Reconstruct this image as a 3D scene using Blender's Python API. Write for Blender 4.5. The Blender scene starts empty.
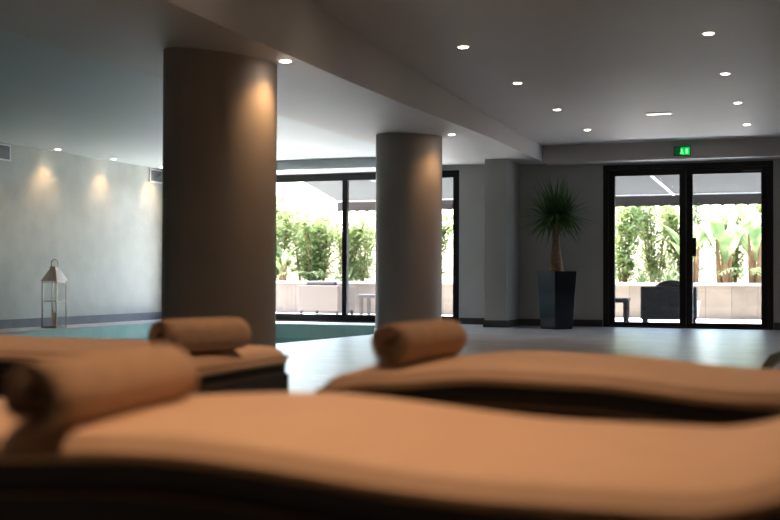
import bpy, bmesh, math, random
from mathutils import Vector, Matrix, Euler
R = math.radians
rnd = random.Random(7)
C = bpy.context.scene.collection
sc = bpy.context.scene

# ---------------------------------------------------------------- camera
cd = bpy.data.cameras.new('camera'); cam = bpy.data.objects.new('camera', cd); C.objects.link(cam)
cd.sensor_width = 36.0; cd.lens = 1150/780*36; cd.clip_start = 0.05; cd.clip_end = 400
CAM_H = 0.70
cam.matrix_world = (Matrix.Translation((0, 0, CAM_H)) @ Matrix.Rotation(R(20.15), 4, 'Z')
                    @ Matrix.Rotation(R(90.89), 4, 'X') @ Matrix.Rotation(R(0.2), 4, 'Z'))
cd.dof.use_dof = True; cd.dof.focus_distance = 13.5; cd.dof.aperture_fstop = 1.9
sc.camera = cam

# ---------------------------------------------------------------- sky, sun, exposure
w = bpy.data.worlds.new('world'); sc.world = w; w.use_nodes = True
nt = w.node_tree; nt.nodes.clear()
sky = nt.nodes.new('ShaderNodeTexSky'); sky.sky_type = 'NISHITA'; sky.sun_disc = False
sky.sun_elevation = R(58); sky.sun_rotation = R(-70); sky.dust_density = 3.0; sky.air_density = 1.0; sky.ozone_density = 1.0
bg = nt.nodes.new('ShaderNodeBackground'); bg.inputs['Strength'].default_value = 1.5
out = nt.nodes.new('ShaderNodeOutputWorld')
nt.links.new(sky.outputs[0], bg.inputs[0]); nt.links.new(bg.outputs[0], out.inputs[0])
sd = bpy.data.lights.new('sun', 'SUN'); sd.energy = 16; sd.angle = R(0.6); sd.color = (1, .96, .88)
sun = bpy.data.objects.new('sun', sd); C.objects.link(sun)
sun.rotation_euler = Vector((.42, -.15, -1.0)).to_track_quat('-Z', 'Y').to_euler()
vs = sc.view_settings
vs.view_transform = 'Standard'; vs.look = 'None'; vs.gamma = 1.0; vs.use_curve_mapping = False
vs.exposure = 0.9
LAMP_W = 9.0          # warm recessed lamps
def portal(name, cx, cz, sx, sz):
    l = bpy.data.lights.new(name, 'AREA'); l.shape = 'RECTANGLE'; l.size = sx; l.size_y = sz
    l.cycles.is_portal = True
    o = bpy.data.objects.new(name, l); C.objects.link(o)
    o.location = (cx, 16.93, cz); o.rotation_euler = (R(-90), 0, 0)
portal('window_portal', -7.5, 1.18, 4.95, 2.35)
portal('door_portal', -1.675, 1.17, 2.35, 2.33)

# ---------------------------------------------------------------- materials
def mat(name, col, rough=.6, metal=0, spec=.5, var=0, vscale=4, bump=0, bscale=20, emit=None, estr=0, coat=0, sheen=0):
    m = bpy.data.materials.new(name); m.use_nodes = True
    n = m.node_tree.nodes; l = m.node_tree.links; b = n['Principled BSDF']
    b.inputs['Base Color'].default_value = (*col, 1); b.inputs['Roughness'].default_value = rough
    b.inputs['Metallic'].default_value = metal; b.inputs['Specular IOR Level'].default_value = spec
    b.inputs['Coat Weight'].default_value = coat; b.inputs['Sheen Weight'].default_value = sheen
    if emit: b.inputs['Emission Color'].default_value = (*emit, 1); b.inputs['Emission Strength'].default_value = estr
    tc = n.new('ShaderNodeTexCoord')
    if var:
        t = n.new('ShaderNodeTexNoise'); t.inputs['Scale'].default_value = vscale; t.inputs['Detail'].default_value = 6
        r = n.new('ShaderNodeValToRGB'); a = [max(0, c*(1-var)) for c in col]; z = [min(1, c*(1+var)) for c in col]
        r.color_ramp.elements[0].color = (*a, 1); r.color_ramp.elements[1].color = (*z, 1)
        r.color_ramp.elements[0].position = .3; r.color_ramp.elements[1].position = .7
        l.new(tc.outputs['Object'], t.inputs['Vector']); l.new(t.outputs['Fac'], r.inputs[0]); l.new(r.outputs[0], b.inputs['Base Color'])
    if bump:
        t = n.new('ShaderNodeTexNoise'); t.inputs['Scale'].default_value = bscale; t.inputs['Detail'].default_value = 5
        bp = n.new('ShaderNodeBump'); bp.inputs['Strength'].default_value = bump; bp.inputs['Distance'].default_value = .02
        l.new(tc.outputs['Object'], t.inputs['Vector']); l.new(t.outputs['Fac'], bp.inputs['Height']); l.new(bp.outputs[0], b.inputs['Normal'])
    return m
def brick_mat(name, c1, c2, mortar, w_, h_, msize, rough, bump=.2, offset=.5, spec=.5, rot=0, swz=None):
    m = mat(name, c1, rough, spec=spec)
    n = m.node_tree.nodes; l = m.node_tree.links; b = n['Principled BSDF']
    tc = n.new('ShaderNodeTexCoord'); br = n.new('ShaderNodeTexBrick')
    br.inputs['Color1'].default_value = (*c1, 1); br.inputs['Color2'].default_value = (*c2, 1); br.inputs['Mortar'].default_value = (*mortar, 1)
    br.inputs['Scale'].default_value = 1; br.inputs['Mortar Size'].default_value = msize
    br.inputs['Brick Width'].default_value = w_; br.inputs['Row Height'].default_value = h_; br.offset = offset
    if swz:      # reorder axes so that the pattern lies on an upright face
        sp = n.new('ShaderNodeSeparateXYZ'); cb = n.new('ShaderNodeCombineXYZ'); l.new(tc.outputs['Object'], sp.inputs[0])
        if swz == 'xy':
            ad = n.new('ShaderNodeMath'); l.new(sp.outputs[0], ad.inputs[0]); l.new(sp.outputs[1], ad.inputs[1]); l.new(ad.outputs[0], cb.inputs[0])
        else: l.new(sp.outputs[swz], cb.inputs[0])
        l.new(sp.outputs[2], cb.inputs[1]); vec = cb.outputs[0]
    else:
        mp = n.new('ShaderNodeMapping'); mp.inputs['Rotation'].default_value = (0, 0, rot); l.new(tc.outputs['Object'], mp.inputs[0]); vec = mp.outputs[0]
    l.new(vec, br.inputs['Vector'])
    ns = n.new('ShaderNodeTexNoise'); ns.inputs['Scale'].default_value = 3; ns.inputs['Detail'].default_value = 6
    mx = n.new('ShaderNodeMixRGB'); mx.blend_type = 'OVERLAY'; mx.inputs[0].default_value = .35
    l.new(tc.outputs['Object'], ns.inputs['Vector']); l.new(br.outputs['Color'], mx.inputs[1]); l.new(ns.outputs['Fac'], mx.inputs[2]); l.new(mx.outputs[0], b.inputs['Base Color'])
    bp = n.new('ShaderNodeBump'); bp.inputs['Strength'].default_value = bump; bp.inputs['Distance'].default_value = .004
    iv = n.new('ShaderNodeMath'); iv.operation = 'SUBTRACT'; iv.inputs[0].default_value = 1; l.new(br.outputs['Fac'], iv.inputs[1])
    l.new(iv.outputs[0], bp.inputs['Height']); l.new(bp.outputs[0], b.inputs['Normal'])
    return m
def glass_mat(name, tint=(.97, .98, .98), ior=1.45, rough=0, wave=0):
    m = bpy.data.materials.new(name); m.use_nodes = True; n = m.node_tree.nodes; l = m.node_tree.links; n.clear()
    o = n.new('ShaderNodeOutputMaterial'); mx = n.new('ShaderNodeMixShader'); t = n.new('ShaderNodeBsdfTransparent'); g = n.new('ShaderNodeBsdfGlossy')
    f = n.new('ShaderNodeFresnel'); f.inputs[0].default_value = ior
    t.inputs[0].default_value = (*tint, 1); g.inputs['Roughness'].default_value = rough
    ge = n.new('ShaderNodeNewGeometry'); iv = n.new('ShaderNodeMath'); iv.operation = 'SUBTRACT'; iv.inputs[0].default_value = 1; mu = n.new('ShaderNodeMath'); mu.operation = 'MULTIPLY'
    l.new(ge.outputs['Backfacing'], iv.inputs[1]); l.new(iv.outputs[0], mu.inputs[0]); l.new(f.outputs[0], mu.inputs[1])
    l.new(mu.outputs[0], mx.inputs[0]); l.new(t.outputs[0], mx.inputs[1]); l.new(g.outputs[0], mx.inputs[2]); l.new(mx.outputs[0], o.inputs[0])
    if wave:
        tc = n.new('ShaderNodeTexCoord'); ns = n.new('ShaderNodeTexNoise'); ns.inputs['Scale'].default_value = 2.5; ns.inputs['Detail'].default_value = 3
        bp = n.new('ShaderNodeBump'); bp.inputs['Strength'].default_value = wave; bp.inputs['Distance'].default_value = .03
        l.new(tc.outputs['Object'], ns.inputs['Vector']); l.new(ns.outputs['Fac'], bp.inputs['Height']); l.new(bp.outputs[0], g.inputs['Normal']); l.new(bp.outputs[0], f.inputs['Normal'])
    return m
def leaf_mat(name, c1, c2, trans=.35, rough=.45):
    m = mat(name, c1, rough, var=0)
    n = m.node_tree.nodes; l = m.node_tree.links; b = n['Principled BSDF']; o = n['Material Output']
    tc = n.new('ShaderNodeTexCoord'); ns = n.new('ShaderNodeTexNoise'); ns.inputs['Scale'].default_value = 5; r = n.new('ShaderNodeValToRGB')
    r.color_ramp.elements[0].color = (*c1, 1); r.color_ramp.elements[1].color = (*c2, 1); r.color_ramp.elements[0].position = .35; r.color_ramp.elements[1].position = .65
    l.new(tc.outputs['Object'], ns.inputs['Vector']); l.new(ns.outputs['Fac'], r.inputs[0]); l.new(r.outputs[0], b.inputs['Base Color'])
    t = n.new('ShaderNodeBsdfTranslucent'); l.new(r.outputs[0], t.inputs[0]); mx = n.new('ShaderNodeMixShader'); mx.inputs[0].default_value = trans
    l.new(b.outputs[0], mx.inputs[1]); l.new(t.outputs[0], mx.inputs[2]); l.new(mx.outputs[0], o.inputs[0])
    return m

M = dict(
    ceiling=mat('ceiling_paint', (.60, .57, .55), .55, var=.02, vscale=1.2, bump=.03, bscale=3),
    poolceiling=mat('pool_ceiling_water_bounce', (.54, .61, .60), .5, var=.02, vscale=1.2, bump=.03, bscale=3),  # teal light thrown up by the pool water is put into this colour
    plaster=mat('grey_plaster', (.36, .355, .335), .7, var=.04, vscale=2),
    column=mat('column_plaster', (.41, .37, .335), .6, var=.04, vscale=3, bump=.04, bscale=30),
    stucco=mat('polished_stucco', (.45, .475, .44), .42, var=.08, vscale=3.5, bump=.35, bscale=6),
    white=mat('white_trim', (.75, .75, .75), .5),
    skirt=mat('dark_skirting', (.035, .032, .03), .5, var=.2),
    stone_skirt=brick_mat('slate_skirting', (.13, .14, .165), (.16, .17, .20), (.08, .08, .09), .6, .2, .004, .5, swz=1),
    floor=brick_mat('grey_floor_planks', (.38, .40, .43), (.46, .48, .51), (.24, .25, .27), .9, .15, .004, .32, rot=R(0), spec=.6),
    pooltile=brick_mat('teal_pool_mosaic', (.50, .75, .69), (.58, .82, .75), (.6, .78, .74), .3, .3, .01, .3, offset=0, swz='xy'),
    poolfloor=mat('pool_floor_mosaic', (.08, .22, .24), .5, var=.2, vscale=8),
    frame=mat('black_aluminium', (.008, .0075, .008), .45, spec=.3),
    glass=glass_mat('window_glass'),
    water=glass_mat('pool_water', (.45, .75, .78), 1.33, .02, wave=.35),
    cushion=mat('tan_cushion_fabric', (.72, .49, .35), .62, var=.04, vscale=9, bump=.08, bscale=350, sheen=.1),
    piping=mat('brown_piping', (.42, .24, .12), .5),
    shelltrim=mat('dark_brown_trim', (.12, .06, .028), .5),
    plinth=mat('black_wicker', (.012, .009, .008), .6, bump=.5, bscale=120),
    towel=mat('tan_terry_towel', (.64, .42, .28), .95, var=.1, vscale=30, bump=.9, bscale=160, sheen=.3),
    potblack=mat('black_lacquer', (.006, .009, .013), .14, coat=.15),
    soil=mat('potting_soil', (.03, .022, .015), .95, bump=.8, bscale=60),
    bark=mat('brown_bark', (.20, .12, .07), .85, var=.35, vscale=18, bump=.8, bscale=40),
    yucca=leaf_mat('yucca_leaf', (.035, .10, .03), (.06, .15, .04), .15),
    darkleaf=leaf_mat('dark_leaf', (.012, .03, .015), (.02, .045, .02), .1),
    steel=mat('polished_steel', (.34, .31, .28), .25, metal=1),
    candle=mat('ivory_wax', (.75, .66, .50), .5),
    lampring=mat('white_lamp_ring', (.8, .8, .8), .35),
    lampglow=mat('warm_lamp_lens', (.9, .8, .7), .4, emit=(1.0, .80, .62), estr=22),
    slotglow=mat('slot_lamp_lens', (.9, .9, .88), .4, emit=(1.0, .95, .88), estr=1.3),
    signbody=mat('dark_green_plastic', (.004, .03, .01), .4),
    signface=mat('green_lit_panel', (.0, .25, .04), .4, emit=(.0, .55, .09), estr=.55),
    signmark=mat('pale_lit_mark', (.3, .9, .4), .4, emit=(.2, 1, .3), estr=.9),
    grille=mat('grey_grille', (.22, .24, .25), .5, metal=.3),
    patio=brick_mat('pale_patio_slabs', (.80, .79, .77), (.84, .83, .80), (.6, .59, .57), .6, .6, .006, .8, offset=0),
    planter=brick_mat('stacked_stone', (.165, .13, .098), (.115, .09, .068), (.065, .055, .045), .45, .09, .006, .85, bump=.8, swz=0),
    cap=mat('pale_stone_cap', (.30, .32, .29), .8),
    awning=mat('grey_awning_cloth', (.10, .105, .105), .9, bump=.05, bscale=80),
    valance=mat('taupe_valance_cloth', (.05, .042, .04), .9),
    whitemetal=mat('white_metal', (.85, .85, .85), .4),
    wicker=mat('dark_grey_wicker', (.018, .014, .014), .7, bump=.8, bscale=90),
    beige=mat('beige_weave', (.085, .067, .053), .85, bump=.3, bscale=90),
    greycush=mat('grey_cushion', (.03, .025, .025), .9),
    leafA=leaf_mat('shrub_leaf', (.25, .33, .12), (.42, .48, .22), .5),
    leafB=leaf_mat('broad_leaf', (.15, .23, .09), (.30, .36, .16), .5),
    leafC=leaf_mat('pale_frond', (.16, .24, .10), (.26, .33, .15), .5),
    stalk=mat('ochre_stalk', (.24, .13, .05), .8, var=.25, vscale=10),
    petal=mat('pink_petal', (.4, .2, .2), .7),
    earth=mat('dry_earth', (.25, .18, .12), .95, var=.2, vscale=4),
    render_=mat('pale_outer_render', (.6, .58, .55), .9),
)
# awning cloth lets daylight through
n_ = M['awning'].node_tree; tr = n_.nodes.new('ShaderNodeBsdfTranslucent'); tr.inputs[0].default_value = (.16, .165, .165, 1)
mx_ = n_.nodes.new('ShaderNodeMixShader'); mx_.inputs[0].default_value = .35
n_.links.new(n_.nodes['Principled BSDF'].outputs[0], mx_.inputs[1]); n_.links.new(tr.outputs[0], mx_.inputs[2]); n_.links.new(mx_.outputs[0], n_.nodes['Material Output'].inputs[0])

# ---------------------------------------------------------------- mesh helpers
def obj(name, bm, m, parent=None, smooth=False, loc=(0, 0, 0), bevel=0, recalc=True):
    me = bpy.data.meshes.new(name)
    if recalc: bmesh.ops.recalc_face_normals(bm, faces=bm.faces[:])
    bm.to_mesh(me); bm.free()
    if m: me.materials.append(m)
    o = bpy.data.objects.new(name, me); C.objects.link(o); o.location = loc
    if smooth:
        for p in me.polygons: p.use_smooth = True
    if bevel:
        b = o.modifiers.new('bevel', 'BEVEL'); b.width = bevel; b.segments = 2; b.limit_method = 'ANGLE'
    if parent: o.parent = parent
    return o
def bx(bm, x0, x1, y0, y1, z0, z1, mtx=None):
    v = [bm.verts.new((x, y, z)) for z in (z0, z1) for y in (y0, y1) for x in (x0, x1)]
    for f in ((0, 2, 3, 1), (4, 5, 7, 6), (0, 1, 5, 4), (2, 6, 7, 3), (0, 4, 6, 2), (1, 3, 7, 5)): bm.faces.new([v[i] for i in f])
    if mtx: bmesh.ops.transform(bm, matrix=mtx, verts=v)
    return bm
def boxes(*bs):
    bm = bmesh.new()
    for b in bs: bx(bm, *b)
    return bm
def lathe(bm, prof, n=32, c=(0, 0), cap=True):
    rings = []
    for r, z in prof:
        rings.append([bm.verts.new((c[0]+r*math.cos(2*math.pi*i/n), c[1]+r*math.sin(2*math.pi*i/n), z)) for i in range(n)])
    for a, b in zip(rings, rings[1:]):
        for i in range(n): bm.faces.new((a[i], a[(i+1) % n], b[(i+1) % n], b[i]))
    if cap: bm.faces.new(rings[0][::-1]); bm.faces.new(rings[-1])
    return bm
def tube(bm, pts, r, n=8, closed=False):
    pts = [Vector(p) for p in pts]; rings = []; N = len(pts)
    for i, p in enumerate(pts):
        if closed: d = pts[(i+1) % N]-pts[i-1]
        else: d = pts[min(i+1, N-1)]-pts[max(i-1, 0)]
        d.normalize(); u = d.orthogonal() if abs(d.z) > .99 else d.cross(Vector((0, 0, 1))); u.normalize(); v = d.cross(u)
        rr = r[i] if isinstance(r, (list, tuple)) else r
        rings.append([bm.verts.new(p+(u*math.cos(2*math.pi*k/n)+v*math.sin(2*math.pi*k/n))*rr) for k in range(n)])
    for i in range(N if closed else N-1):
        a, b = rings[i], rings[(i+1) % N]
        for k in range(n): bm.faces.new((a[k], a[(k+1) % n], b[(k+1) % n], b[k]))
    if not closed: bm.faces.new(rings[0][::-1]); bm.faces.new(rings[-1])
    return bm
def blade(bm, o, d, L, W, droop=.3, seg=5, fold=.25, peak=.35):
    """a leaf: folded strip that bends down"""
    o = Vector(o); d = Vector(d).normalized(); side = d.cross(Vector((0, 0, 1)))
    if side.length < .05: side = Vector((1, 0, 0))
    side.normalize(); p = o.copy(); prev = None; dd = d.copy()
    for i in range(seg+1):
        t = i/seg; wd = W*(t/peak if t < peak else (1-t)/(1-peak))*.5; wd = max(wd, W*.12 if t < .5 else W*.01)
        up = side.cross(dd)
        a = bm.verts.new(p-side*wd+up*wd*fold); b = bm.verts.new(p); c = bm.verts.new(p+side*wd+up*wd*fold)
        if prev: bm.faces.new((prev[0], prev[1], b, a)); bm.faces.new((prev[1], prev[2], c, b))
        prev = (a, b, c); dd = (dd+Vector((0, 0, -droop/seg))).normalized(); p = p+dd*(L/seg)
def tag(o, label, cat=None, group=None):
    o['label'] = label
    if cat: o['category'] = cat
    if group: o['group'] = group
    return o
def thing(name, label, cat, loc=(0, 0, 0), rz=0, group=None):
    o = bpy.data.objects.new(name, None); C.objects.link(o); o.empty_display_size = .1
    o.location = loc; o.rotation_euler = (0, 0, rz); return tag(o, label, cat, group)
def struct(name, bm, m, label=None, parent=None, **k):
    o = obj(name, bm, m, parent, **k)
    if not parent: o['kind'] = 'structure'
    if label: o['label'] = label
    return o
def sempty(name, label, loc=(0, 0, 0)):
    o = bpy.data.objects.new(name, None); C.objects.link(o); o.location = loc; o['kind'] = 'structure'; o['label'] = label; return o
def dup(root, loc, rz=0, label=None, group=None, scale=None):
    def cp(o, par):
        c = o.copy(); C.objects.link(c); c.parent = par
        for ch in list(o.children): cp(ch, c)
        return c
    r = cp(root, None); r.location = loc; r.rotation_euler = (0, 0, rz)
    if scale: r.scale = (scale,)*3 if not isinstance(scale, tuple) else scale
    if label: r['label'] = label
    if group: r['group'] = group
    return r

# ================================================================= THE ROOM
XL, XR, YB, YW = -10.2, 2.6, -3.5, 16.75     # left, right, behind the camera, far wall
HM, HP = 2.62, 2.50                          # ceiling over the lounge, ceiling over the pool
# pool outline (anticlockwise)
pool_right = [(-5.75, 4.6), (-5.62, 6.5), (-5.48, 8.7), (-5.34, 10.9), (-5.2, 12.2), (-5.1, 13.3), (-5.08, 14.6), (-5.1, 15.8)]
pool = [(-9.45, 4.6)] + pool_right + [(-9.45, 15.8)]
bm = bmesh.new()                             # floor around the pool, a slab 12 cm thick
for z, flip in ((0, False), (-.12, True)):
    def P(x, y): return bm.verts.new((x, y, z))
    a = P(XL, YB); b = P(XR, YB); c = P(XR, YW+.22); d = P(XL, YW+.22)
    e = P(-9.45, 4.6); f = P(-9.45, 15.8); pr = [P(*q) for q in pool_right]
    rr = [P(XR, q[1]) for q in pool_right]; le = P(XL, 4.6); lf = P(XL, 15.8); 
    bm.faces.new((a, b, rr[0], pr[0], e, le)); bm.faces.new((le, e, f, lf))
    for i in range(len(pr)-1): bm.faces.new((pr[i], rr[i], rr[i+1], pr[i+1]))
    bm.faces.new((lf, f, pr[-1], rr[-1], c, d))
bm.normal_update()
for f_ in bm.faces:
    if (f_.calc_center_median().z > -.05) != (f_.normal.z > 0): f_.normal_flip()
struct('floor', bm, M['floor'], 'grey wood-look tiled floor with a satin sheen', recalc=False)
# pool basin
bm = bmesh.new(); depth = -1.25
n = len(pool)
top = [bm.verts.new((x, y, -.005)) for x, y in pool]; bot = [bm.verts.new((x, y, depth)) for x, y in pool]
for i in range(n): bm.faces.new((top[i], bot[i], bot[(i+1) % n], top[(i+1) % n]))
po = struct('pool_basin', bm, M['pooltile'], 'teal mosaic wall of the indoor pool', recalc=False)
bm = bmesh.new(); bm.faces.new([bm.verts.new((x, y, depth)) for x, y in pool]); struct('pool_floor', bm, M['poolfloor'], parent=po)
bm = bmesh.new(); bm.faces.new([bm.verts.new((x+(.004 if x < -9 else -.004), y, -.21)) for x, y in pool])
wt = obj('pool_water', bm, M['water']); tag(wt, 'still teal water in the pool behind the round columns', 'water'); wt['kind'] = 'stuff'

# walls
struct('wall_left', boxes((XL-.2, XL, YB, YW+.22, -.15, HM+.12)), M['stucco'], 'pale polished stucco wall beside the pool')
struct('wall_right', boxes((XR, XR+.2, YB, YW+.22, -.15, HM+.12)), M['plaster'])
struct('wall_front', boxes((XL-.2, XR+.2, YB-.2, YB, -.15, HM+.12)), M['plaster'])
WX0, WX1, DX0, DX1, OT = -10.0, -5.03, -2.85, -.50, 2.345
struct('wall_back', boxes((XL, WX0, YW, YW+.22, 0, HM+.12), (WX0, WX1, YW, YW+.22, OT, HM+.12), (WX1, DX0, YW, YW+.22, 0, HM+.12),
       (DX0, DX1, YW, YW+.22, OT, HM+.12), (DX1, XR, YW, YW+.22, 0, HM+.12)), M['plaster'], 'grey far wall holding the window and the glazed door')
struct('wall_back_pier', boxes((-4.40, -4.08, 15.92, YW, 0, 2.47)), M['plaster'], 'square grey pier jutting from the far wall', bevel=.004)
# ceilings
struct('ceiling', boxes((-5.5, XR, YB, YW, HM, HM+.14)), M['ceiling'], 'pale ceiling over the lounge')
struct('ceiling_pool', boxes((XL, -5.36, YB, YW, HP, HP+.21)), M['poolceiling'], 'pale ceiling over the pool')
# gently curved dropped soffit that carries the columns (rows: y, fascia x, underside at fascia, underside at pool edge)
rows = [(YB, -2.45, 1.93, 2.40), (0, -2.75, 2.0, 2.42), (2, -2.9, 2.05, 2.43), (4, -3.05, 2.10, 2.44), (6.5, -3.2, 2.15, 2.44), (8, -3.31, 2.195, 2.44), (9.5, -3.41, 2.245, 2.44),
        (11.3, -3.51, 2.315, 2.44), (13, -3.58, 2.365, 2.44), (14.7, -3.63, 2.385, 2.44), (16.4, -3.66, 2.39, 2.44), (YW, -3.66, 2.39, 2.43)]
def soffit_h(x, y):
    for a, b in zip(rows, rows[1:]):
        if a[0] <= y <= b[0]:
            t = (y-a[0])/(b[0]-a[0]); xf, h0, h1 = [a[i]+(b[i]-a[i])*t for i in (1, 2, 3)]
            return h0+(h1-h0)*(xf-x)/(xf+5.36)
bm = bmesh.new(); prev = None
for y, xf, h0, h1 in rows:
    r = [bm.verts.new(p) for p in ((xf, y, HM+.02), (xf, y, h0), (xf*.5-2.68, y, (h0+h1)/2), (-5.36, y, h1), (-5.36, y, HM+.02))]
    if prev:
        for i in range(5): bm.faces.new((prev[i], prev[(i+1) % 5], r[(i+1) % 5], r[i]))
    else: bm.faces.new(r[::-1])
    prev = r
bm.faces.new(prev)
struct('trim_1', bm, M['ceiling'], 'dropped beam curving along the row of round columns')
struct('trim_2', boxes((-3.66, XR, 16.40, YW, 2.37, HM+.01)), M['ceiling'], 'low header above the glazed door')
struct('trim_3', boxes((-9.3, -5.37, 16.05, YW, 2.355, HP+.01)), M['white'], 'white box header above the wide window')
struct('baseboard_left', boxes((XL, XL+.02, YB, YW-.02, 0, .12)), M['stone_skirt'])
struct('baseboard_back', boxes((WX1+.01, -4.40, YW-.015, YW, 0, .10), (-4.415, -4.40, 15.905, YW, 0, .10), (-4.415, -4.065, 15.905, 15.92, 0, .10), (-4.08, -4.065, 15.92, YW, 0, .10),
       (-4.065, DX0-.005, YW-.015, YW, 0, .10), (DX1+.005, XR, YW-.015, YW, 0, .10)), M['skirt'])
struct('baseboard_right', boxes((XR-.015, XR, YB, YW-.02, 0, .10)), M['skirt'])
# outer roof keeps the sun off the ceilings
struct('roof', boxes((XL-.2, XR+.2, YB-.2, YW+.22, HM+.15, HM+.35)), M['render_'])

# window
wn = sempty('window_1', 'wide black framed window behind the pool', (0, 0, 0))
F = .11; y0, y1 = YW+.04, YW+.13
struct('window_frame', boxes((WX0, WX1, y0, y1, OT-F, OT), (WX0, WX1, y0, y1, 0, F+.01), (WX0, WX0+F, y0, y1, F, OT-F), (WX1-F, WX1, y0, y1, F, OT-F)), M['frame'], parent=wn, bevel=.004)
for k, mxx in enumerate((-6.93, -8.83)):
    struct('mullion', boxes((mxx-.04, mxx+.04, y0, y1, F, OT-F)), M['frame'], parent=wn, bevel=.004)
for a, b in ((WX0+F, -8.87), (-8.79, -6.97), (-6.89, WX1-F)):
    struct('pane', boxes((a, b, YW+.08, YW+.086, F, OT-F)), M['glass'], parent=wn)
struct('window_sill', boxes((WX0, WX1, YW-.02, YW+.04, 0, .02)), M['frame'], parent=wn)
# glazed double door
dr = sempty('door_1', 'black framed glazed double door to the terrace')
struct('door_frame', boxes((DX0, DX1, y0-.03, y1, OT-.07, OT), (DX0, DX0+.07, y0-.03, y1, 0, OT-.07), (DX1-.07, DX1, y0-.03, y1, 0, OT-.07), (DX0+.07, DX1-.07, y0-.03, y1, 0, .02)), M['frame'], parent=dr, bevel=.004)
mid = -1.68
for a, b in ((DX0+.072, mid-.002), (mid+.002, DX1-.072)):
    lf = struct('door_leaf', boxes((a, b, y0, y1-.02, OT-.16, OT-.072), (a, b, y0, y1-.02, .022, .075), (a, a+.09, y0, y1-.02, .075, OT-.16), (b-.09, b, y0, y1-.02, .075, OT-.16)), M['frame'], parent=dr, bevel=.004)
    struct('pane', boxes((a+.09, b-.09, YW+.08, YW+.086, .075, OT-.16)), M['glass'], parent=lf)
    if a > -2:
        struct('door_handle', boxes((mid+.06, mid+.145, y0-.035, y0, 1.02, 1.28), (mid+.02, mid+.14, y0-.06, y0-.045, 1.12, 1.145), (mid+.10, mid+.12, y0-.05, y0-.03, 1.12, 1.145)), M['frame'], parent=lf, bevel=.004)
        struct('door_closer', boxes((b-.33, b-.08, y0-.05, y0, OT-.13, OT-.085)), M['frame'], parent=lf, bevel=.004)

# ================================================================= COLUMNS
def column(cx, cy, r, label):
    t = thing('round_column', label, 'column', (cx, cy, 0), 0, None)
    bm = bmesh.new(); nn = 64; lo = []; hi = []
    for i in range(nn):
        a = 2*math.pi*i/nn; x, y = r*math.cos(a), r*math.sin(a)
        lo.append(bm.verts.new((x, y, .0))); hi.append(bm.verts.new((x, y, soffit_h(cx+x, cy+y)+.004)))
    for i in range(nn): bm.faces.new((lo[i], lo[(i+1) % nn], hi[(i+1) % nn], hi[i]))
    obj('shaft', bm, M['column'], t, smooth=True)
    bm = bmesh.new(); lathe(bm, [(r+.002, 0), (r+.014, 0), (r+.014, .09), (r+.002, .095)], 64, cap=False)
    s = obj('skirting_ring', bm, M['skirt'], t, smooth=True); s['label'] = 'dark skirting ring'
column(-3.94, 7.23, .40, 'thick round plaster column nearest the loungers')
column(-4.55, 13.05, .40, 'round plaster column farther off, in front of the wide window')

# ================================================================= LAMPS
def downlight(label, x, y, z, watts, group, col=(1, .62, .34), spot=150, blend=.6, aim=None):
    t = thing('downlight', label, 'ceiling light', (x, y, z), 0, group)
    bm = bmesh.new(); lathe(bm, [(.040, -.001), (.040, -.008), (.052, -.006), (.056, -.0)], 24, cap=False); obj('ring', bm, M['lampring'], t, smooth=True)
    bm = bmesh.new(); lathe(bm, [(.012, -.013), (.032, -.010), (.040, -.002)], 24); obj('lens', bm, M['lampglow'], t, smooth=True)
    l = bpy.data.lights.new('lamp_light', 'SPOT'); l.energy = watts; l.color = col; l.spot_size = R(spot); l.spot_blend = blend; l.shadow_soft_size = .03
    o = bpy.data.objects.new('lamp_light', l); C.objects.link(o); o.parent = t; o.location = (0, 0, -.03)
    if aim: o.rotation_euler = Vector(aim).to_track_quat('-Z', 'Y').to_euler()
    return t
ys = [1.80, 3.66, 5.50, 7.30, 9.25, 11.12, 13.0, 14.87]
names_r = {9.25: 'nearest in view of the right-hand row', 11.12: 'second in view of the right-hand row', 13.0: 'third in view of the right-hand row', 14.87: 'farthest of the right-hand row, before the door'}
names_l = {9.25: 'nearest in view of the row beside the beam', 11.12: 'second in view of the row beside the beam', 13.0: 'third in view of the row beside the beam', 14.87: 'farthest of the row beside the beam, near the header'}
for y in ys:
    nr = {1.80: 'above the nearest lounger', 3.66: 'above the two loungers behind', 5.50: 'just beyond the loungers', 7.30: 'level with the thick near column'}
    if y < 9: lab = 'small warm recessed ceiling light of the right-hand row, ' + nr[y]
    else: lab = 'small warm recessed ceiling light, ' + names_r[y]
    wv = LAMP_W*{1.80: 9.0, 3.66: 5.0, 5.50: 1.5}.get(y, .5)
    downlight(lab, -.754, y, HM, wv, 'recessed ceiling lights over the lounge', spot=(64 if y < 2 else 78) if y < 6 else 120, blend=1 if y < 2 else .6)
    if y > 9: lab = 'small warm recessed ceiling light, ' + names_l[y]
    else: lab = 'warm recessed ceiling light of the row beside the beam, ' + nr[y]
    downlight(lab, -2.71, y-.12, HM, wv*.8, 'recessed ceiling lights over the lounge', spot=70 if y < 6 else 120)
for x, y, ax, lab in ((-3.38, 7.12, (-.04, .01, -1), 'bright recessed light under the beam beside the thick near column'), (-3.93, 12.78, (-.04, .01, -1), 'bright recessed light under the beam beside the farther column')):
    downlight(lab, x, y, soffit_h(x, y), 11, 'recessed lights under the beam', col=(1, .55, .24), spot=128, blend=1, aim=ax)
for x, y, lab in ((-9.97, 13.57, 'leftmost small warm light over the stucco wall by the pool'), (-9.97, 14.95, 'middle small warm light over the stucco wall by the pool'), (-9.97, 16.33, 'warm light over the stucco wall, half hidden by the near column'), (-9.97, 12.19, 'warm wall light outside the frame on the left')):
    downlight(lab, x, y,     HP, 17, 'recessed lights along the stucco wall', col=(1, .58, .28), spot=106, blend=.9, aim=(-.03, 0, -1))
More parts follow.
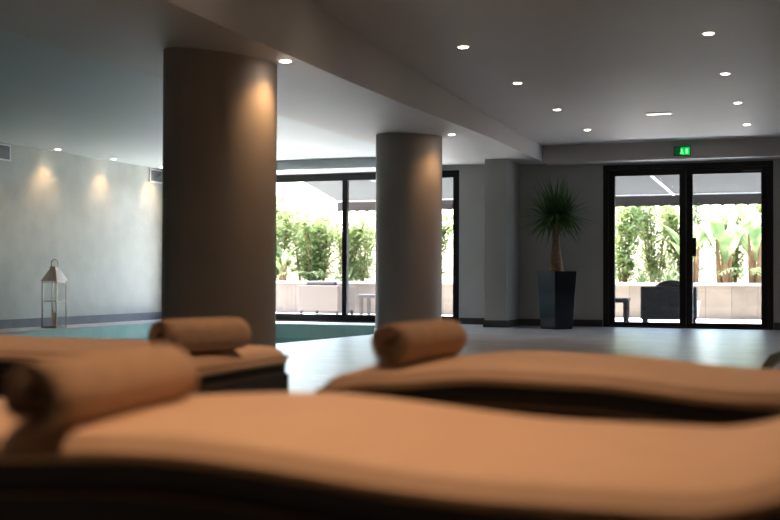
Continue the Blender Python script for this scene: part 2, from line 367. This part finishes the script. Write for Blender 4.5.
# slim slot lamp
t = thing('slot_light', 'slim white rectangular fitting in the ceiling between the two rows of lights', 'ceiling light', (-1.66, 13.55, HM))
obj('rim', boxes((-.15, .15, -.06, .06, -.012, -.0005)), M['lampring'], t, bevel=.003)
obj('diffuser', boxes((-.13, .13, -.045, .045, -.016, -.012)), M['slotglow'], t)
# exit sign
t = thing('exit_sign', 'small green lit emergency exit sign on the header above the door', 'exit sign', (-1.69, 16.40, 2.475))
obj('housing', boxes((-.115, .115, -.035, -.001, -.065, .065)), M['signbody'], t, bevel=.004)
lp = obj('lit_panel', boxes((-.02, .105, -.038, -.035, -.055, .055)), M['signface'], t)
bm = bmesh.new()      # running figure, arrow and doorway
obj('dim_panel', boxes((-.105, -.021, -.038, -.035, -.055, .055)), mat('green_dim_panel', (0, .06, .015), .4, emit=(0, .1, .02), estr=.3), t)
yy0, yy1 = -.041, -.038
bx(bm, .05, .08, yy0, yy1, -.035, .03)
tube(bm, [(-.01, -.0395, .005), (.0, -.0395, -.018)], .009); tube(bm, [(.0, -.0395, -.018), (.018, -.0395, -.03), (.012, -.0395, -.045)], .005); tube(bm, [(.0, -.0395, -.018), (-.018, -.0395, -.03), (-.032, -.0395, -.028)], .005)
tube(bm, [(-.01, -.0395, .008), (.014, -.0395, -.004)], .004); lathe(bm, [(.001, .013), (.009, .019), (.009, .026), (.001, .031)], 12, c=(-.006, -.0395))
o = obj('pictogram', bm, M['signmark'], lp); o['label'] = 'pale running figure and doorway'
# wall vents
for (y, lab) in ((12.63, 'grey ventilation grille high on the stucco wall at the frame edge'), (16.52, 'grey ventilation grille high on the stucco wall beside the near column')):
    t = thing('wall_vent', lab, 'vent', (XL, y, 2.37), 0, 'grilles on the stucco wall')
    obj('grille_frame', boxes((0.001, .02, -.2, .2, -.11, -.09), (0.001, .02, -.2, .2, .09, .11), (0.001, .02, -.2, -.18, -.09, .09), (0.001, .02, .18, .2, -.09, .09)), M['lampring'], t)
    bm = bmesh.new(); bx(bm, .001, .004, -.18, .18, -.09, .09)
    for k in range(7): bx(bm, .004, .014, -.18, .18, -.075+k*.024, -.066+k*.024)
    obj('slats', bm, M['grille'], t)

# ================================================================= LANTERN
t = thing('floor_lantern', 'tall polished steel lantern with clear panes on the pool edge by the stucco wall', 'lantern', (-9.72, 13.18, 0), R(1))
a, H = .12, .64
bm = bmesh.new(); bx(bm, -a, a, -a, a, .0, .03)
for sx in (-1, 1):
    for sy in (-1, 1): bx(bm, min(sx*a, sx*(a-.016)), max(sx*a, sx*(a-.016)), min(sy*a, sy*(a-.016)), max(sy*a, sy*(a-.016)), .03, H)
for z in (.36, H-.02):
    for s in (-1, 1):
        bx(bm, min(s*a, s*(a-.012)), max(s*a, s*(a-.012)), -a+.016, a-.016, z, z+.012); bx(bm, -a+.016, a-.016, min(s*a, s*(a-.012)), max(s*a, s*(a-.012)), z, z+.012)
obj('frame', bm, M['steel'], t)
bm = bmesh.new(); e = a+.012
v0 = [bm.verts.new((x*e, y*e, H)) for x, y in ((-1, -1), (1, -1), (1, 1), (-1, 1))]; v1 = [bm.verts.new((x*.045, y*.045, H+.17)) for x, y in ((-1, -1), (1, -1), (1, 1), (-1, 1))]; v2 = [bm.verts.new((x*.045, y*.045, H+.20)) for x, y in ((-1, -1), (1, -1), (1, 1), (-1, 1))]
for A, B in ((v0, v1), (v1, v2)):
    for i in range(4): bm.faces.new((A[i], A[(i+1) % 4], B[(i+1) % 4], B[i]))
bm.faces.new(v0); bm.faces.new(v2); obj('roof', bm, M['steel'], t)
bm = bmesh.new(); tube(bm, [(.055*math.cos(k*math.pi/10-.0)*(.8 if k in (0, 20) else 1), 0, H+.235+.06*math.sin(k*math.pi/10)) for k in range(20)], .007, closed=True)
obj('ring_handle', bm, M['steel'], t, smooth=True)
bm = bmesh.new()
for s in (-1, 1):
    bx(bm, s*(a-.007)-.0015, s*(a-.007)+.0015, -a+.017, a-.017, .03, H); bx(bm, -a+.017, a-.017, s*(a-.007)-.0015, s*(a-.007)+.0015, .03, H)
obj('panes', bm, M['glass'], t)
t2 = obj('pillar_candle', lathe(bmesh.new(), [(.038, .031), (.04, .035), (.04, .21), (.034, .215)], 24), M['candle'], None, smooth=False, loc=(-9.72, 13.18, 0))
tag(t2, 'ivory pillar candle standing inside the steel lantern', 'candle')
bm = bmesh.new(); tube(bm, [(0, 0, .213), (0, 0, .232)], .002); obj('wick', bm, M['skirt'], t2)

# ================================================================= YUCCA IN THE TALL POT
t = thing('planter_pot', 'tall tapered glossy black square pot against the far wall', 'plant pot', (-3.32, 15.75, 0), R(52))
bm = bmesh.new(); b, tp, H = .155, .195, .80
A = [[bm.verts.new((x*r, y*r, z)) for x, y in ((-1, -1), (1, -1), (1, 1), (-1, 1))] for r, z in ((b, 0), (tp, H), (tp-.02, H), (tp-.03, H-.06))]
for P_, Q in zip(A, A[1:]):
    for i in range(4): bm.faces.new((P_[i], P_[(i+1) % 4], Q[(i+1) % 4], Q[i]))
bm.faces.new(A[0]); obj('pot', bm, M['potblack'], t, bevel=.004)
obj('soil', boxes((-tp+.031, tp-.031, -tp+.031, tp-.031, H-.08, H-.055)), M['soil'], t)
y_ = thing('yucca', 'spiky green yucca with a bulbous trunk growing in the tall black pot', 'plant', (-3.32, 15.75, H-.055))
bm = bmesh.new(); tube(bm, [(0, 0, -.02), (.0, 0, .05), (-.005, 0, .2), (-.01, 0, .34), (-.012, 0, .5), (-.005, 0, .62), (0, 0, .74)], [.105, .10, .082, .062, .045, .04, .035], 16)
obj('trunk', bm, M['bark'], y_, smooth=True)
def crown(c, nn, L, W, seed, zmin=-.35, zmax=1.0):
    r_ = random.Random(seed); bm = bmesh.new()
    for i in range(nn):
        a_ = i*2.399963+r_.uniform(-.2, .2); z = zmin+(zmax-zmin)*(i/nn)**.9+r_.uniform(-.06, .06); z = max(-.9, min(.97, z)); s = math.sqrt(1-z*z)
        d = Vector((math.cos(a_)*s, math.sin(a_)*s, z)); LL = L*r_.uniform(.78, 1.05)
        blade(bm, Vector(c)+d*.02, d, LL, W*r_.uniform(.8, 1.1), droop=r_.uniform(.10, .35), seg=5, peak=.3)
    return bm
for c, nn, L, sd_ in (((-.01, 0, .86), 170, .58, 3), ((-.12, -.02, .80), 80, .46, 9), ((.14, .03, .83), 80, .46, 12)):
    obj('leaf_crown', crown(c, nn, L, .038, sd_, -.75), M['yucca'], y_)
bm = bmesh.new(); tube(bm, [(0, 0, .55), (-.05, -.01, .68), (-.10, -.02, .78)], [.03, .025, .02], 8); tube(bm, [(0, 0, .55), (.05, .01, .68), (.10, .03, .80)], [.03, .025, .02], 8); tube(bm, [(0, 0, .7), (-.01, 0, .84)], [.035, .02], 8)
obj('branch', bm, M['bark'], y_, smooth=True)

# small plant cut by the right edge of the frame
p = thing('floor_plant', 'dark drooping plant leaf reaching in at the right edge', 'plant', (.075, 6.0, 0))
obj('pot', lathe(bmesh.new(), [(.09, 0), (.12, .22), (.125, .24), (.11, .24), (.10, .20)], 24), M['potblack'], p, smooth=True)
bm = bmesh.new()
for k in range(9):
    a_ = R(-70+k*19); blade(bm, (0, 0, .21), (math.cos(a_)*.7, math.sin(a_)*.7, 1), .42, .06, droop=1.6, seg=8)
blade(bm, (0, 0, .21), (-.42, -.42, 1.3), .62, .11, droop=2.9, seg=10, peak=.6)
obj('leaves', bm, M['darkleaf'], p)

# ================================================================= LOUNGERS
LL, LW, TH = 2.05, .70, .062
def smooth_(t): t = max(0, min(1, t)); return t*t*(3-2*t)
def make_profile(kp):
    def h(s):
        if s <= kp[0][0]: return kp[0][1]
        for (a, ha), (b, hb) in zip(kp, kp[1:]):
            if s <= b: return ha+(hb-ha)*smooth_((s-a)/(b-a))
        return kp[-1][1]
    return h
def make_lounger(label, loc, rz, kp, flip=False, plinth_over=0.0):
    """built along +x from its foot (s = 0); flip turns it round so that the foot points to +x"""
    h = make_profile(kp)
    t = thing('sun_lounger', label, 'sun lounger', loc, rz+(math.pi if flip else 0), 'wave shaped loungers in the foreground')
    hw = LW/2
    # cushion: closed rounded cross-section swept along the wave
    sec = []
    for k in range(9): u = -1+2*k/8; sec.append((u*(hw-.03), .0-.012*u*u))           # crowned top
    arc = [(hw-.03+.03*math.sin(q), -.012-.03+.03*math.cos(q)) for q in (R(30), R(60), R(90))]
    low = [(hw, -TH+.02), (hw-.012, -TH+.004), (hw-.03, -TH)]
    right = arc+low; left = [(-y, z) for y, z in right[::-1]]
    ring_ = sec+right+left
    bm = bmesh.new(); prev = None; N = 60
    for i in range(N+1):
        s = LL*i/N; e = min(s, LL-s); sc_ = 1.0; dz = 0
        if e < .06: q = 1-e/.06; sc_ = 1-.05*q*q; dz = -.03*q*q
        hh = h(s)+dz
        r = [bm.verts.new((s, y*sc_, hh+(z if z > -.045 else z-dz*.6))) for y, z in ring_]
        if prev:
            for j in range(len(r)): bm.faces.new((prev[j], prev[(j+1) % len(r)], r[(j+1) % len(r)], r[j]))
        else: bm.faces.new(r)
        prev = r
    bm.faces.new(prev[::-1])
    cu = obj('cushion', bm, M['cushion'], t, smooth=True)
    # piping round the lower seam
    bm = bmesh.new(); pts = []
    for i in range(41): s = .004+(LL-.008)*i/40; pts.append((s, -hw+.004, h(s)-TH+.014))
    for i in range(41): s = LL-.004-(LL-.008)*i/40; pts.append((s, hw-.004, h(s)-TH+.014))
    tube(bm, pts, .006, 6, closed=True); obj('piping', bm, M['piping'], cu, smooth=True)
    # woven shell that follows the wave
    bm = bmesh.new(); prev = None
    for i in range(41):
        s = .01+(LL-.02)*i/40; z = h(s)-TH-.001
        r = [bm.verts.new(q) for q in ((s, -hw+.015, z), (s, hw-.015, z), (s, hw-.02, z-.045), (s, -hw+.02, z-.045))]
        if prev:
            for j in range(4): bm.faces.new((prev[j], prev[(j+1) % 4], r[(j+1) % 4], r[j]))
        else: bm.faces.new(r)
        prev = r
    bm.faces.new(prev[::-1]); sh = obj('shell', bm, M['plinth'], t)
    bm = bmesh.new(); pts = []
    for i in range(41): s = .012+(LL-.024)*i/40; pts.append((s, -hw+.014, h(s)-TH-.048))
    for i in range(41): s = LL-.012-(LL-.024)*i/40; pts.append((s, hw-.014, h(s)-TH-.048))
    tube(bm, pts, .004, 6, closed=True); obj('shell_trim', bm, M['shelltrim'], sh, smooth=True)
    bm = bmesh.new(); prev = None
    for i in range(31):
        s = -plinth_over+(LL-.25+plinth_over)*i/30+(.10 if not plinth_over else 0); z = h(max(s, 0))-TH-.04-.007
        if s < .02: z = h(0)-TH-.047
        r = [bm.verts.new(q) for q in ((s, -hw+.05, z), (s, hw-.05, z), (s, hw-.05, 0), (s, -hw+.05, 0))]
        if prev:
            for j in range(4): bm.faces.new((prev[j], prev[(j+1) % 4], r[(j+1) % 4], r[j]))
        else: bm.faces.new(r)
        prev = r
    bm.faces.new(prev[::-1]); obj('plinth', bm, M['plinth'], t)
    return h
kpF = [(0, .440), (.30, .452), (.78, .476), (1.32, .443), (1.55, .443), (2.05, .60)]
kpR = [(0, .442), (.18, .464), (.46, .486), (.70, .482), (1.12, .452), (1.45, .445), (2.05, .60)]
kpL = [(0, .446), (.25, .455), (.6, .462), (1.0, .462), (1.5, .47), (2.05, .62)]
FX, FY = -1.72, 1.86
hF = make_lounger('nearest tan wave shaped lounger spanning the whole foreground', (FX, FY, 0), 0, kpF)
RX, RY = -1.26, 3.20
hR = make_lounger('tan lounger behind on the right, its foot end at the middle', (RX, RY, 0), 0, kpR)
LX, LY = -1.88, 3.66
hL = make_lounger('tan lounger behind on the left over a black base', (LX, LY, 0), 0, kpL, flip=True, plinth_over=.02)

# ================================================================= ROLLED TOWELS
def towel(label, x, y, z, ang, L, r, tilt=0, squash=.92, seed=1):
    """spiral roll lying on its side, axis at angle ang from world x"""
    r_ = random.Random(seed); th = .019; turns = (r-.012)/(th*1.36)
    n = int(turns*26); cen = []
    for i in range(n+1):
        a_ = i/26*2*math.pi; rr = .010+(r-th/2-.010)*(i/n)+.0012*math.sin(3*a_+seed)
        cen.append((a_, rr))
    end = cen[-1][0]; shift = R(-62)-end
    bm = bmesh.new(); prev = None; NX = 8
    grid = []
    for sidei, off in ((0, th/2*.93), (1, -th/2*.93)):
        g = []
        for (a_, rr) in cen:
            row = []
            for k in range(NX+1):
                u = k/NX; xx = -L/2+L*u
                edge = .006*math.sin(a_*1.3+k)+.004*(rr/r)*math.cos(a_*2)
                if k in (0, NX): xx += (edge+ (.010*(1-rr/r))*(1 if k == 0 else -1))
                q = rr+off*(0.6 if k in (0, NX) else 1)
                row.append(bm.verts.new((xx, math.cos(a_+shift)*q, math.sin(a_+shift)*q*squash)))
            g.append(row)
        grid.append(g)
    A, B = grid
    for i in range(n):
        for k in range(NX):
            bm.faces.new((A[i][k], A[i+1][k], A[i+1][k+1], A[i][k+1])); bm.faces.new((B[i][k], B[i][k+1], B[i+1][k+1], B[i+1][k]))
        for k in (0, NX): bm.faces.new((A[i][k], B[i][k], B[i+1][k], A[i+1][k]))
    for i in (0, n):
        for k in range(NX): bm.faces.new((A[i][k], A[i][k+1], B[i][k+1], B[i][k]))
    o = obj('rolled_towel', bm, M['towel'], None, smooth=True, loc=(x, y, z+r*squash)); o.rotation_euler = (0, tilt, ang)
    tag(o, label, 'towel', 'rolled tan towels on the loungers'); return o
towel('rolled tan towel on the nearest lounger, its spiral end turned to us', -1.145, 1.70, .452, R(89), .42, .072, seed=1, tilt=R(-1))
towel('rolled tan towel at the foot of the lounger on the right', -1.05, 3.10, .455, R(80), .37, .074, seed=2, tilt=R(-1))
towel('rolled tan towel on the left back lounger before the thick column', -1.955, 3.45, .441, R(75), .38, .077, squash=.85, seed=3)

# ================================================================= OUTSIDE
struct('patio', boxes((-26, 14, YW+.22, 21.4, -.14, -.02)), M['patio'], 'bright pale paved terrace outside')
struct('garden_bed', boxes((-26, 14, 21.78, 30, -.14, .52)), M['earth'])
struct('wall_planter', boxes((-26, 14, 21.4, 21.78, -.14, .58)), M['planter'], 'low stone retaining wall of the planting bed')
struct('trim_4', boxes((-26, 14, 21.36, 21.82, .58, .63)), M['cap'])
# awning
t = thing('awning', 'grey retractable awning over the terrace with a taupe valance', 'awning', (0, 0, 0))
bm = bmesh.new(); v = [bm.verts.new(q) for q in ((-8.4, YW+.24, 2.62), (3.4, YW+.24, 2.62), (3.4, 20.0, 2.14), (-8.4, 20.0, 2.14))]
w_ = [bm.verts.new(v_.co+Vector((0, 0, .012))) for v_ in v]
bm.faces.new(v); bm.faces.new(w_[::-1])
for i in range(4): bm.faces.new((v[i], w_[i], w_[(i+1) % 4], v[(i+1) % 4]))
obj('canopy', bm, M['awning'], t)
bm = bmesh.new(); N = 118; row = []
for i in range(N*4+1):
    x = -8.4+11.8*i/(N*4); zb = 1.935+.018*abs(math.sin(i/4*math.pi/2)); row.append([bm.verts.new((x, yv, z)) for yv, z in ((20.0, 2.13), (20.006, 2.13), (20.006, zb), (20.0, zb))])
for A, B in zip(row, row[1:]):
    for j in range(4): bm.faces.new((A[j], A[(j+1) % 4], B[(j+1) % 4], B[j]))
obj('valance', bm, M['valance'], t)
obj('front_rail', boxes((-8.42, 3.42, 19.96, 20.03, 2.125, 2.17)), M['whitemetal'], t, bevel=.005)
for (xa, xb) in ((-3.15, -2.2), (-7.6, -6.7), (.9, .2)):
    bm = bmesh.new(); tube(bm, [(xa, YW+.26, 2.50), ((xa+xb)/2-.3*(1 if xb > xa else -1)*-1, 18.3, 2.33), (xb, 19.96, 2.13)], .022, 8); obj('arm', bm, M['whitemetal'], t, smooth=True)
# wicker armchair
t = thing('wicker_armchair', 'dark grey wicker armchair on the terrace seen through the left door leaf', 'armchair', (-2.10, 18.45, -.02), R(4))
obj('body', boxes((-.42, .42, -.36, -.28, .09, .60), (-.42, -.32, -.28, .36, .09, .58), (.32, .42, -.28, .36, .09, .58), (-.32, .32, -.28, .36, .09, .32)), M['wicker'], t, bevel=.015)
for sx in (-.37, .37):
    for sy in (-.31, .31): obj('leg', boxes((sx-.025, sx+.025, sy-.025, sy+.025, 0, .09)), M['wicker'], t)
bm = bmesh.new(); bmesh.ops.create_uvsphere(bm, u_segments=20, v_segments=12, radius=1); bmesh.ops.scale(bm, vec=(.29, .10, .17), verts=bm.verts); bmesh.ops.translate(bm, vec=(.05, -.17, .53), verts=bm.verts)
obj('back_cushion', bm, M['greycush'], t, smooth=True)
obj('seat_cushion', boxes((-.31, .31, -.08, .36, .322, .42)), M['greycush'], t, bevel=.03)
# dark side table
def side_table(label, loc, rz, wd):
    t = thing('side_table', label, 'side table', loc, rz, 'dark wicker side tables on the terrace')
    obj('table_top', boxes((-wd/2, wd/2, -.25, .25, .34, .41)), M['wicker'], t, bevel=.02)
    for sx in (-wd/2+.05, wd/2-.05):
        for sy in (-.2, .2): obj('leg', boxes((sx-.03, sx+.03, sy-.03, sy+.03, 0, .34)), M['wicker'], t, bevel=.005)
side_table('dark wicker side table left of the wicker armchair outside', (-3.02, 18.6, -.02), R(4), .55)
side_table('dark wicker side table outside the wide window beside the beige sofa', (-7.75, 20.3, -.02), R(0), .5)
# beige sofa
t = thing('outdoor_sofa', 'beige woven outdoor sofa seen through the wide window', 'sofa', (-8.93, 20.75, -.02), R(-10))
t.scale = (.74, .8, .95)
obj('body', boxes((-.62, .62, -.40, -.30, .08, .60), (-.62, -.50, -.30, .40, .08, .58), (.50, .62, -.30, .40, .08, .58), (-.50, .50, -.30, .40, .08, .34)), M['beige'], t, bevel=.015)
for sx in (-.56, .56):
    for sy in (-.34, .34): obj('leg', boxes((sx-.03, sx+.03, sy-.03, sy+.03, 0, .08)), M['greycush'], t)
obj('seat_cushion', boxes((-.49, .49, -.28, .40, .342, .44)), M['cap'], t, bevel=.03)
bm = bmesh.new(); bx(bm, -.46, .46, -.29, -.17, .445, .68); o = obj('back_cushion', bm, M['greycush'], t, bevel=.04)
# white pot by the planting bed, right door leaf
t = thing('white_garden_pot', 'white round garden pot on the terrace behind the right door leaf', 'plant pot', (-1.98, 20.1, -.02))
obj('pot', lathe(bmesh.new(), [(.12, 0), (.17, .1), (.2, .32), (.21, .34), (.18, .34), (.17, .28)], 28), M['whitemetal'], t, smooth=True)
obj('soil', lathe(bmesh.new(), [(.165, .26), (.165, .275)], 24), M['soil'], t)
# planting -----------------------------------------------------------
def shrub(seed, nn=1700, hgt=2.4, rad=.72):
    r_ = random.Random(seed); bm = bmesh.new(); st = bmesh.new()
    for s_ in range(9):
        a_ = r_.uniform(0, 6.28); top_ = Vector((math.cos(a_)*rad*r_.uniform(.3, .9), math.sin(a_)*rad*r_.uniform(.3, .9), hgt*r_.uniform(.7, 1)))
        base = Vector((math.cos(a_)*.08, math.sin(a_)*.08, 0)); midp = base.lerp(top_, .5)+Vector((0, 0, .25)); tube(st, [base, midp, top_], [.022, .014, .006], 5)
        for i in range(nn//9):
            t_ = r_.uniform(.08, 1); p_ = base.lerp(midp, t_*2) if t_ < .5 else midp.lerp(top_, t_*2-1)
            q = r_.uniform(0, 6.28); blade(bm, p_+Vector((r_.gauss(0, .12), r_.gauss(0, .12), r_.gauss(0, .08))), (math.cos(q), math.sin(q), r_.uniform(.1, 1.5)), r_.uniform(.18, .36), r_.uniform(.045, .08), droop=.8, seg=3)
    return bm, st
G = 'shrubs in the planting bed'
shr = []
for sd_ in (1, 2, 3):
    t = thing('garden_shrub', '', 'shrub', (0, 0, 0), 0, G); b1, b2 = shrub(sd_*11)
    obj('foliage', b1, M['leafA'], t); obj('stem', b2, M['stalk'], t)
    fl = bmesh.new(); r_ = random.Random(sd_)
    for k in range(26):
        a_ = r_.uniform(0, 6.28); c_ = Vector((math.cos(a_)*r_.uniform(.3, .9), math.sin(a_)*r_.uniform(.3, .9), r_.uniform(.9, 2.5)))
        for j in range(5): blade(fl, c_, (math.cos(j*1.256), math.sin(j*1.256), .5), .06, .045, droop=.2, seg=2)
    obj('blossoms', fl, M['petal'], t); shr.append(t)
spots = [(-12.6, 23.0), (-11.7, 23.7), (-10.9, 22.7), (-10.1, 22.7), (-9.35, 22.8), (-8.5, 22.9), (-7.6, 22.9), (-6.8, 23.6), (-4.3, 23.5), (-3.5, 22.8), (-3.0, 23.9), (-2.3, 23.1), (-1.5, 24.1), (-.8, 24.0), (.1, 23.6), (-10.5, 24.0), (-9.6, 24.2), (-11.3, 24.9)]
where = ['pale shrub of the garden bed hidden behind the thick near column', 'leafy shrub half cut by the right edge of the thick near column', 'leafy shrub at the left end of the wide window view, above the stone wall',
         'tall leafy shrub left of the window mullion, above the beige sofa', 'shrub directly behind the window mullion', 'shrub between the window mullion and the farther round column',
         'shrub hidden behind the farther round column', 'shrub in the narrow gap right of the farther round column',
         'shrub at the left jamb of the glazed door', 'flowering shrub in the left part of the left door leaf', 'taller shrub at the back, above the wicker armchair',
         'shrub directly behind the middle stiles of the door', 'shrub behind the broad-leaved stalks in the right door leaf', 'shrub at the right jamb of the glazed door', 'shrub beyond the right door jamb',
         'back shrub between the two leftmost shrubs seen in the wide window', 'back shrub just left of the window mullion, farther than the others', 'farthest back shrub beside the near column edge in the wide window']
for i, (x, y) in enumerate(spots):
    s_ = .78+.12*((i*7) % 4)/3
    if x > -11 and x < -6: s_ *= .86
    if x > -12 and x < -6: s_ = (s_*1.3, s_*1.3, s_)
    if i < 3: o = shr[i]; o.location = (x, y, .52); o.scale = s_ if isinstance(s_, tuple) else (s_,)*3; o['label'] = where[i]
    else: dup(shr[i % 3], (x, y, .52), i*1.7, where[i], G, s_)
# broad-leaved stalks (right door leaf)
def broad(seed, nl=9, H_=1.5):
    r_ = random.Random(seed); bm = bmesh.new(); st = bmesh.new()
    for k in range(4):
        a_ = k*1.57+r_.uniform(-.4, .4); tube(st, [(math.cos(a_)*.07, math.sin(a_)*.07, 0), (math.cos(a_)*.10, math.sin(a_)*.10, H_*.35), (math.cos(a_)*.12, math.sin(a_)*.12, H_*.6)], [.05, .035, .018], 7)
    for i in range(nl):
        a_ = i*2.4+seed; z = H_*(.22+.36*i/nl); blade(bm, (math.cos(a_)*.08, math.sin(a_)*.08, z), (math.cos(a_)*.42, math.sin(a_)*.42, 1), r_.uniform(.75, 1.15), r_.uniform(.20, .30), droop=1.0, seg=7, peak=.5)
    return bm, st
br = []
for sd_ in (4, 5):
    t = thing('banana_plant', '', 'plant', (0, 0, 0), 0, 'broad-leaved plants in the planting bed'); b1, b2 = broad(sd_)
    obj('leaf_cluster', b1, M['leafB'], t); obj('stalk', b2, M['stalk'], t); br.append(t)
for i, (x, y, s_, lab) in enumerate(((-2.12, 22.3, 1.0, 'broad-leaved plant just right of the door handle'), (-1.55, 22.4, 1.12, 'broad-leaved plant with ochre stalks in the middle of the right door leaf'),
                                     (-.98, 22.6, 1.15, 'tall broad-leaved plant near the right jamb of the door'), (-10.55, 22.15, .62, 'low broad-leaved plant above the stone wall in the wide window'))):
    if i < 2: o = br[i]; o.location = (x, y, .52); o.scale = (s_,)*3; o['label'] = lab
    else: dup(br[i % 2], (x, y, .52), 1.1*i, lab, None, s_)
# palm-like fronds
def frond(seed, n_=8, L=1.1):
    r_ = random.Random(seed); bm = bmesh.new()
    for i in range(n_):
        a_ = i*6.283/n_+r_.uniform(-.2, .2); d = Vector((math.cos(a_)*.8, math.sin(a_)*.8, 1)).normalized(); p_ = Vector((0, 0, .1))
        for k in range(14):
            d = (d+Vector((0, 0, -.11))).normalized(); p_ = p_+d*L/14; sd2 = d.cross(Vector((0, 0, 1))).normalized()
            for s_ in (-1, 1): blade(bm, p_, d*.6+sd2*s_, .30*(1-abs(k-5)/14), .028, droop=.4, seg=3)
    return bm
t = thing('small_palm', 'pale feathery palm low at the right jamb of the door', 'plant', (-.72, 22.1, .52)); obj('fronds', frond(3), M['leafC'], t)
obj('trunk', lathe(bmesh.new(), [(.07, -.01), (.06, .1), (.03, .14)], 12), M['stalk'], t, smooth=True)
dup(t, (-9.95, 22.35, .52), .8, 'pale feathery palm above the stone wall in the wide window', None, .8)
# grassy tufts along the wall top
t0 = thing('grass_tuft', '', 'plant', (0, 0, 0), 0, 'strappy tufts along the stone wall')
obj('blades', crown((0, 0, .02), 60, .5, .03, 5, .25, 1.0), M['leafC'], t0)
obj('crown_base', lathe(bmesh.new(), [(.04, -.01), (.035, .03), (.01, .05)], 10), M['stalk'], t0)
for i, (x, lab) in enumerate(((-3.75, 'strappy tuft at the left jamb of the door above the stone wall'), (-3.05, 'strappy tuft above the stone wall over the left half of the wicker armchair'), (-2.55, 'strappy tuft above the right half of the wicker armchair, by the stiles'), (-9.2, 'strappy tuft behind the beige sofa'), (-11.3, 'strappy tuft at the left of the wide window'))):
    if i == 0: t0.location = (x, 22.35, .52); t0['label'] = lab
    else: dup(t0, (x, 22.35, .52), i*1.3, lab)
